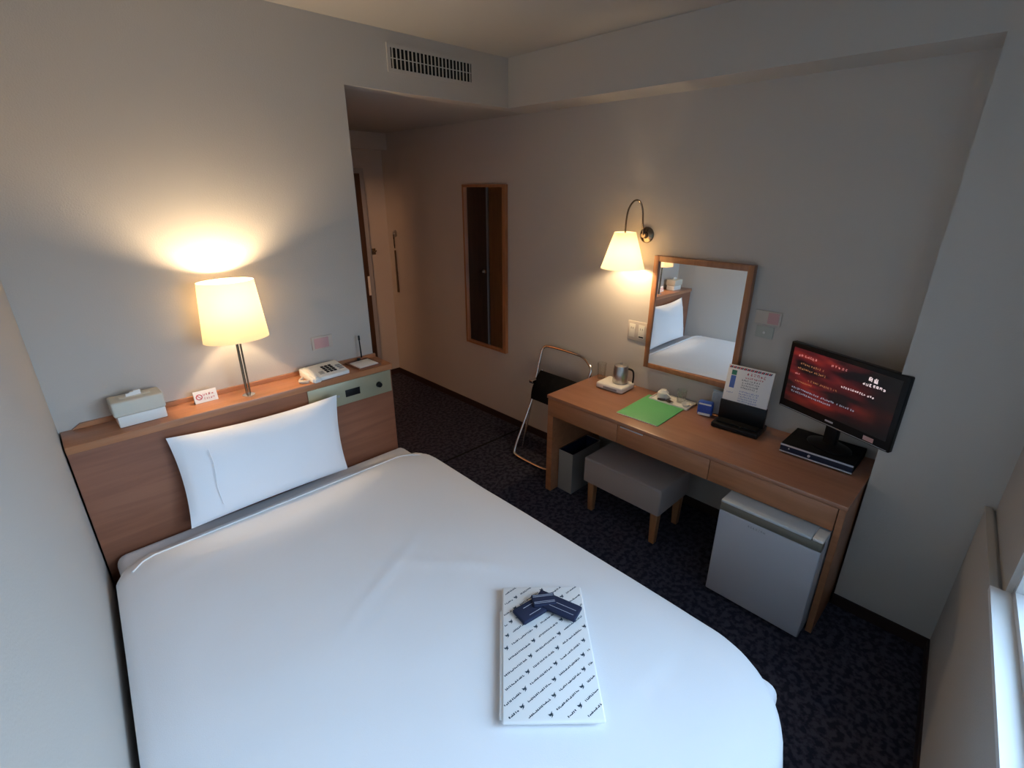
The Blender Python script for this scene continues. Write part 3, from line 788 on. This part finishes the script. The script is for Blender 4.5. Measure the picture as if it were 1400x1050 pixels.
# set-top box
t = thing('set_top_box', 'flat black recorder with silver edged front under the television', 'recorder', (2.665, .905, ZD+.001))
link('case', MB().box((2.556, .748, ZD+.005), (2.785, 1.060, ZD+.050), .002), 'matblack', t)
link('front_panel', MB().box((2.548, .748, ZD+.006), (2.5555, 1.060, ZD+.049), .001), 'stbdark', t)
m = MB().box((2.545, .748, ZD+.041), (2.5478, 1.060, ZD+.049), .0008).box((2.545, .748, ZD+.006), (2.5478, 1.060, ZD+.013), .0008)
link('silver_trim', m, 'silver', t)
link('button', MB().cyl((2.5478, .93, ZD+.027), (2.543, .93, ZD+.027), .006), 'silver', t)
link('button', MB().cyl((2.5478, 1.02, ZD+.031), (2.545, 1.02, ZD+.031), .003), 'silver', t)
for x in (2.58, 2.76):
    for y in (.77, 1.04): link('foot', MB().cyl((x, y, ZD+.001), (x, y, ZD+.005), .01), 'black', t)

# television
TVA = 2.755
t = thing('television', 'flat black television with a red menu on the recorder', 'television', (2.64, .897, ZD+.052), TVA-PI/2+PI)
# local frame: +x is to the viewer's right when looking at the screen, -y faces the viewer
SW, SH, zb = .56, .347, .115
link('stand_base', MB().lathe([(0, 0), (.105, 0), (.105, .006), (.09, .012), (.03, .018), (0, .02)], (0, .035, 0), 40, 1, .7), 'black', t, local=True)
link('stand_neck', MB().box((-.03, .02, .015), (.03, .05, .16), .004), 'black', t, local=True)
b = MB().box((-SW/2, -.012, zb), (SW/2, .022, zb+SH), .006, 3)
b.box((-SW/2+.06, .018, zb+.05), (SW/2-.06, .052, zb+SH-.05), .012, 3)
link('case', b, 'black', t, local=True)
link('screen', MB().box((-SW/2+.024, -.0135, zb+.046), (SW/2-.024, -.0122, zb+SH-.024)), 'screen', t, local=True, smooth=False)
yy = -.0141
sc = [o for o in t.children if o.name.startswith('screen')][0]
def sx_(f): return -SW/2+.024+f*(SW-.048)
def sz_(f): return zb+SH-.024-f*(SH-.07)
m = MB(); glyph_row(m, sx_(.06), sz_(.14), 8, .013, 101, y=yy)
for k in range(5): glyph_row(m, sx_(.40+.0*k)+.017*k, sz_(.14), 1, .012, 140+k, y=yy)
glyph_row(m, sx_(.06), sz_(.47), 3, .010, 104, y=yy)
link('pink_text', m, 'tvpink', sc, local=True, smooth=False)
m = MB(); glyph_row(m, sx_(.74), sz_(.17), 3, .022, 111, y=yy, dense=7); glyph_row(m, sx_(.70), sz_(.25), 7, .014, 112, y=yy, dense=6)
glyph_row(m, sx_(.52), sz_(.42), 16, .010, 113, y=yy)
link('white_text', m, 'tvink', sc, local=True, smooth=False)
m = MB(); glyph_row(m, sx_(.10), sz_(.27), 13, .010, 121, y=yy); glyph_row(m, sx_(.08), sz_(.36), 15, .010, 122, y=yy)
glyph_row(m, sx_(.20), sz_(.53), 17, .010, 123, y=yy); glyph_row(m, sx_(.08), sz_(.60), 12, .008, 124, y=yy)
link('orange_text', m, 'tvorange', sc, local=True, smooth=False)
m = MB(); glyph_row(m, sx_(.06), sz_(.74), 36, .0095, 131, y=yy); glyph_row(m, sx_(.06), sz_(.81), 22, .0095, 132, y=yy)
link('blue_text', m, 'tvblue', sc, local=True, smooth=False)
m = MB().box((SW/2-.115, -.0132, zb+.014), (SW/2-.07, -.0122, zb+.034)); link('sticker', m, 'pink', t, local=True, smooth=False)
m = MB().box((-SW/2+.01, -.0135, zb+.006), (SW/2-.01, -.0122, zb+.009)); link('bezel_line', m, 'grey', t, local=True, smooth=False)
m = MB().box((-.02, -.0130, zb+.022), (.02, -.0122, zb+.030)); link('maker_badge', m, 'silver', t, local=True, smooth=False)

# ------------------------------------------------------------------ fridge
t = thing('mini_fridge', 'small grey white refrigerator under the desk', 'refrigerator', (2.40, .936, 0))
fy0, fy1 = .722, 1.157
link('cabinet', MB().box((2.215, fy0, .018), (2.62, fy1, .552), .006), 'fridge', t)
d = link('door', MB().box((2.165, fy0, .022), (2.211, fy1, .497), .006, 3), 'fridge', t)
m = MB(); glyph_row(m, -.035, 0, 7, .011, 77); m.xf(Matrix.Translation((2.1643, .985, .470)) @ Matrix.Rotation(-PI/2, 4, 'Z'))
link('maker_mark', m, 'inkgrey', d, smooth=False)
link('door_band', MB().box((2.168, fy0+.001, .4975), (2.211, fy1-.001, .541), .003), 'fband', t)
m = MB().box((2.163, fy0+.045, .5415), (2.30, fy1-.002, .556), .005, 3)
link('top_lid', m, 'ftop', t)
link('hinge_cover', MB().box((2.166, fy0, .5415), (2.26, fy0+.043, .556), .005, 3), 'white', t)
for x in (2.24, 2.58):
    for y in (fy0+.04, fy1-.04): link('foot', MB().cyl((x, y, 0), (x, y, .0185), .014), 'black', t)

# ------------------------------------------------------------------ stool
t = thing('stool', 'low upholstered taupe stool with wooden legs under the desk', 'stool', (2.43, 1.765, 0))
link('seat', MB().box((2.25, 1.502, .216), (2.60, 2.03, .386), .013, 4), 'seat', t)
pp = MB(); pp.tube([(2.252, 1.52, .375), (2.252, 2.012, .375)], .003, 6); pp.tube([(2.252, 1.52, .226), (2.252, 2.012, .226)], .003, 6)
link('piping', pp, 'seat', t)
for x in (2.29, 2.55):
    for y in (1.545, 1.99):
        b = MB().box((-.023, -.023, 0), (.023, .023, .213), .003)
        for v in b.bm.verts:
            k = .72+.28*v.co.z/.213; v.co.x *= k; v.co.y *= k
        link('leg', b.xf(Matrix.Translation((x+.012, y, 0))), 'leg', t)

# ------------------------------------------------------------------ waste bin
t = thing('waste_bin', 'slim silver waste bin with dark liner beside the desk leg', 'bin', (2.47, 2.245, 0))
x0, x1, y0, y1, h = 2.335, 2.63, 2.185, 2.302, .295
m = MB().box((x0, y0, 0), (x1, y1, .006)).box((x0, y0, .006), (x0+.004, y1, h)).box((x1-.004, y0, .006), (x1, y1, h)).box((x0+.004, y0, .006), (x1-.004, y0+.004, h)).box((x0+.004, y1-.004, .006), (x1-.004, y1, h))
link('body', m, 'binmetal', t, smooth=False)
m = MB().box((x0+.005, y0+.005, .10), (x0+.008, y1-.005, h+.003)).box((x1-.008, y0+.005, .10), (x1-.005, y1-.005, h+.003)).box((x0+.008, y0+.005, .10), (x1-.008, y0+.008, h+.003)).box((x0+.008, y1-.008, .10), (x1-.008, y1-.005, h+.003)).box((x0+.008, y0+.008, .10), (x1-.008, y1-.008, .103))
link('liner', m, 'liner', t, smooth=False)
link('rim', MB().tube([(x0, y0, h+.002), (x1, y0, h+.002), (x1, y1, h+.002), (x0, y1, h+.002), (x0, y0, h+.002)], .003, 8), 'steel', t)

# ------------------------------------------------------------------ folding luggage rack
t = thing('luggage_rack', 'folded chrome and black luggage rack leaning on the wall beyond the desk', 'luggage rack', (2.6, 2.65, 0))
# tall frame: leans on the wall
link('tall_frame', MB().tube([(2.56, 2.40, .012), (2.72, 2.385, .66), (2.738, 2.375, .735), (2.75, 2.40, .765), (2.765, 2.46, .80), (2.765, 2.52, .812), (2.765, 2.80, .815), (2.76, 2.845, .80), (2.745, 2.86, .76), (2.55, 2.86, .012)], .011, 12, 2), 'chrome', t)
link('short_frame', MB().tube([(2.72, 2.82, .63), (2.56, 2.825, .30), (2.425, 2.83, .04), (2.415, 2.80, .014), (2.415, 2.50, .014), (2.425, 2.455, .04), (2.56, 2.455, .30), (2.72, 2.455, .63)], .011, 12, 2), 'chrome', t)
m = MB()
for y in (2.455, 2.825): m.box((2.60, y-.02, .55), (2.715, y+.02, .575), .003)
m.cyl((2.66, 2.46, .50), (2.66, 2.82, .50), .006)
link('hinge_bar', m, 'chrome', t)
b = MB()
n = 12
for k in range(n):
    a0_, a1_ = k/n, (k+1)/n
    z0_ = .63-.20*a0_; z1_ = .63-.20*a1_
    xo0 = 2.70-.10*a0_-.03*math.sin(a0_*PI); xo1 = 2.70-.10*a1_-.03*math.sin(a1_*PI)
    b.poly([(xo0, 2.462, z0_), (xo0, 2.818, z0_), (xo1, 2.818, z1_), (xo1, 2.462, z1_)])
bmesh.ops.remove_doubles(b.bm, verts=b.bm.verts[:], dist=.0005)
o = link('fabric_sling', b, 'matblack', t)
md = o.modifiers.new('th', 'SOLIDIFY'); md.thickness = .006

# ------------------------------------------------------------------ lights
def point(name, loc, col, w, r):
    l = bpy.data.lights.new(name, 'POINT'); l.energy = w; l.color = col; l.shadow_soft_size = r
    o = bpy.data.objects.new(name, l); o.location = loc; COL.objects.link(o); return o
WARM = (1., .72, .42)
point('bedside_lamp_light', (LX, LY, 1.455), WARM, 32, .035)
point('wall_lamp_light', (sx, sy, 1.545), WARM, 14, .03)
point('bathroom_light', (1.0, 3.22, 2.03), (1., .50, .25), 65, .05)

wd = bpy.data.worlds.new('overcast_sky'); SC.world = wd; wd.use_nodes = True
nt = wd.node_tree; bg = nt.nodes['Background']
tcw = nt.nodes.new('ShaderNodeTexCoord'); spw = nt.nodes.new('ShaderNodeSeparateXYZ'); crw = nt.nodes.new('ShaderNodeValToRGB')
nt.links.new(tcw.outputs['Generated'], spw.inputs[0]); nt.links.new(spw.outputs['Z'], crw.inputs[0])
e = crw.color_ramp.elements       # ground below the horizon, overcast sky above
e[0].position = 0.; e[0].color = (.10, .11, .12, 1); e[1].position = .75; e[1].color = (.47, .71, 1., 1)
x_ = e.new(.03); x_.color = (.30, .40, .50, 1)
# uneven sky added: bright towards +x, dimmed opposite to keep daylight off the desk
azw = nt.nodes.new('ShaderNodeMapRange'); azw.interpolation_type = 'SMOOTHSTEP'
azw.inputs[1].default_value = -.30; azw.inputs[2].default_value = .50; azw.inputs[3].default_value = .07; azw.inputs[4].default_value = 1.
nt.links.new(spw.outputs['X'], azw.inputs[0])
bst = nt.nodes.new('ShaderNodeMath'); bst.operation = 'MULTIPLY'; bst.inputs[1].default_value = 25.
nt.links.new(azw.outputs[0], bst.inputs[0]); nt.links.new(bst.outputs[0], bg.inputs[1])
nt.links.new(crw.outputs[0], bg.inputs[0])
# daylight enters through the window: portal for clean sampling
l = bpy.data.lights.new('window_portal', 'AREA'); l.shape = 'RECTANGLE'; l.size = 1.84; l.size_y = 1.33
l.cycles.is_portal = True
o = bpy.data.objects.new('window_portal', l); COL.objects.link(o)
xm = 1.04; nrm = Vector((-.08, 1, 0)).normalized()
o.location = (xm, fw(xm)-.10, 1.46)
o.rotation_euler = (-nrm).to_track_quat('Z', 'Y').to_euler()

# ------------------------------------------------------------------ camera
ya, pi_, ro = -.7688625, -.3760215, .001566
c, s = math.cos(ya), math.sin(ya)
F = Vector((-s*math.cos(pi_), c*math.cos(pi_), math.sin(pi_))); R = Vector((c, s, 0)); U = R.cross(F)
R2 = R*math.cos(ro)+U*math.sin(ro); U2 = -R*math.sin(ro)+U*math.cos(ro)
cam = bpy.data.cameras.new('camera'); cam.sensor_width = 36; cam.lens = 678.2727/1400*36; cam.clip_start = .02
co = bpy.data.objects.new('camera', cam); COL.objects.link(co)
mw = Matrix((R2, U2, -F)).transposed().to_4x4(); mw.translation = (.07433535, .42040236, 1.9195841)
co.matrix_world = mw
SC.camera = co

SC.view_settings.view_transform = 'Standard'
SC.view_settings.look = 'None'
SC.view_settings.gamma = 1
SC.view_settings.use_curve_mapping = False
SC.view_settings.exposure = -.2
SC.cycles.max_bounces = 10; SC.cycles.diffuse_bounces = 6; SC.cycles.transparent_max_bounces = 12
SC.cycles.use_denoising = True
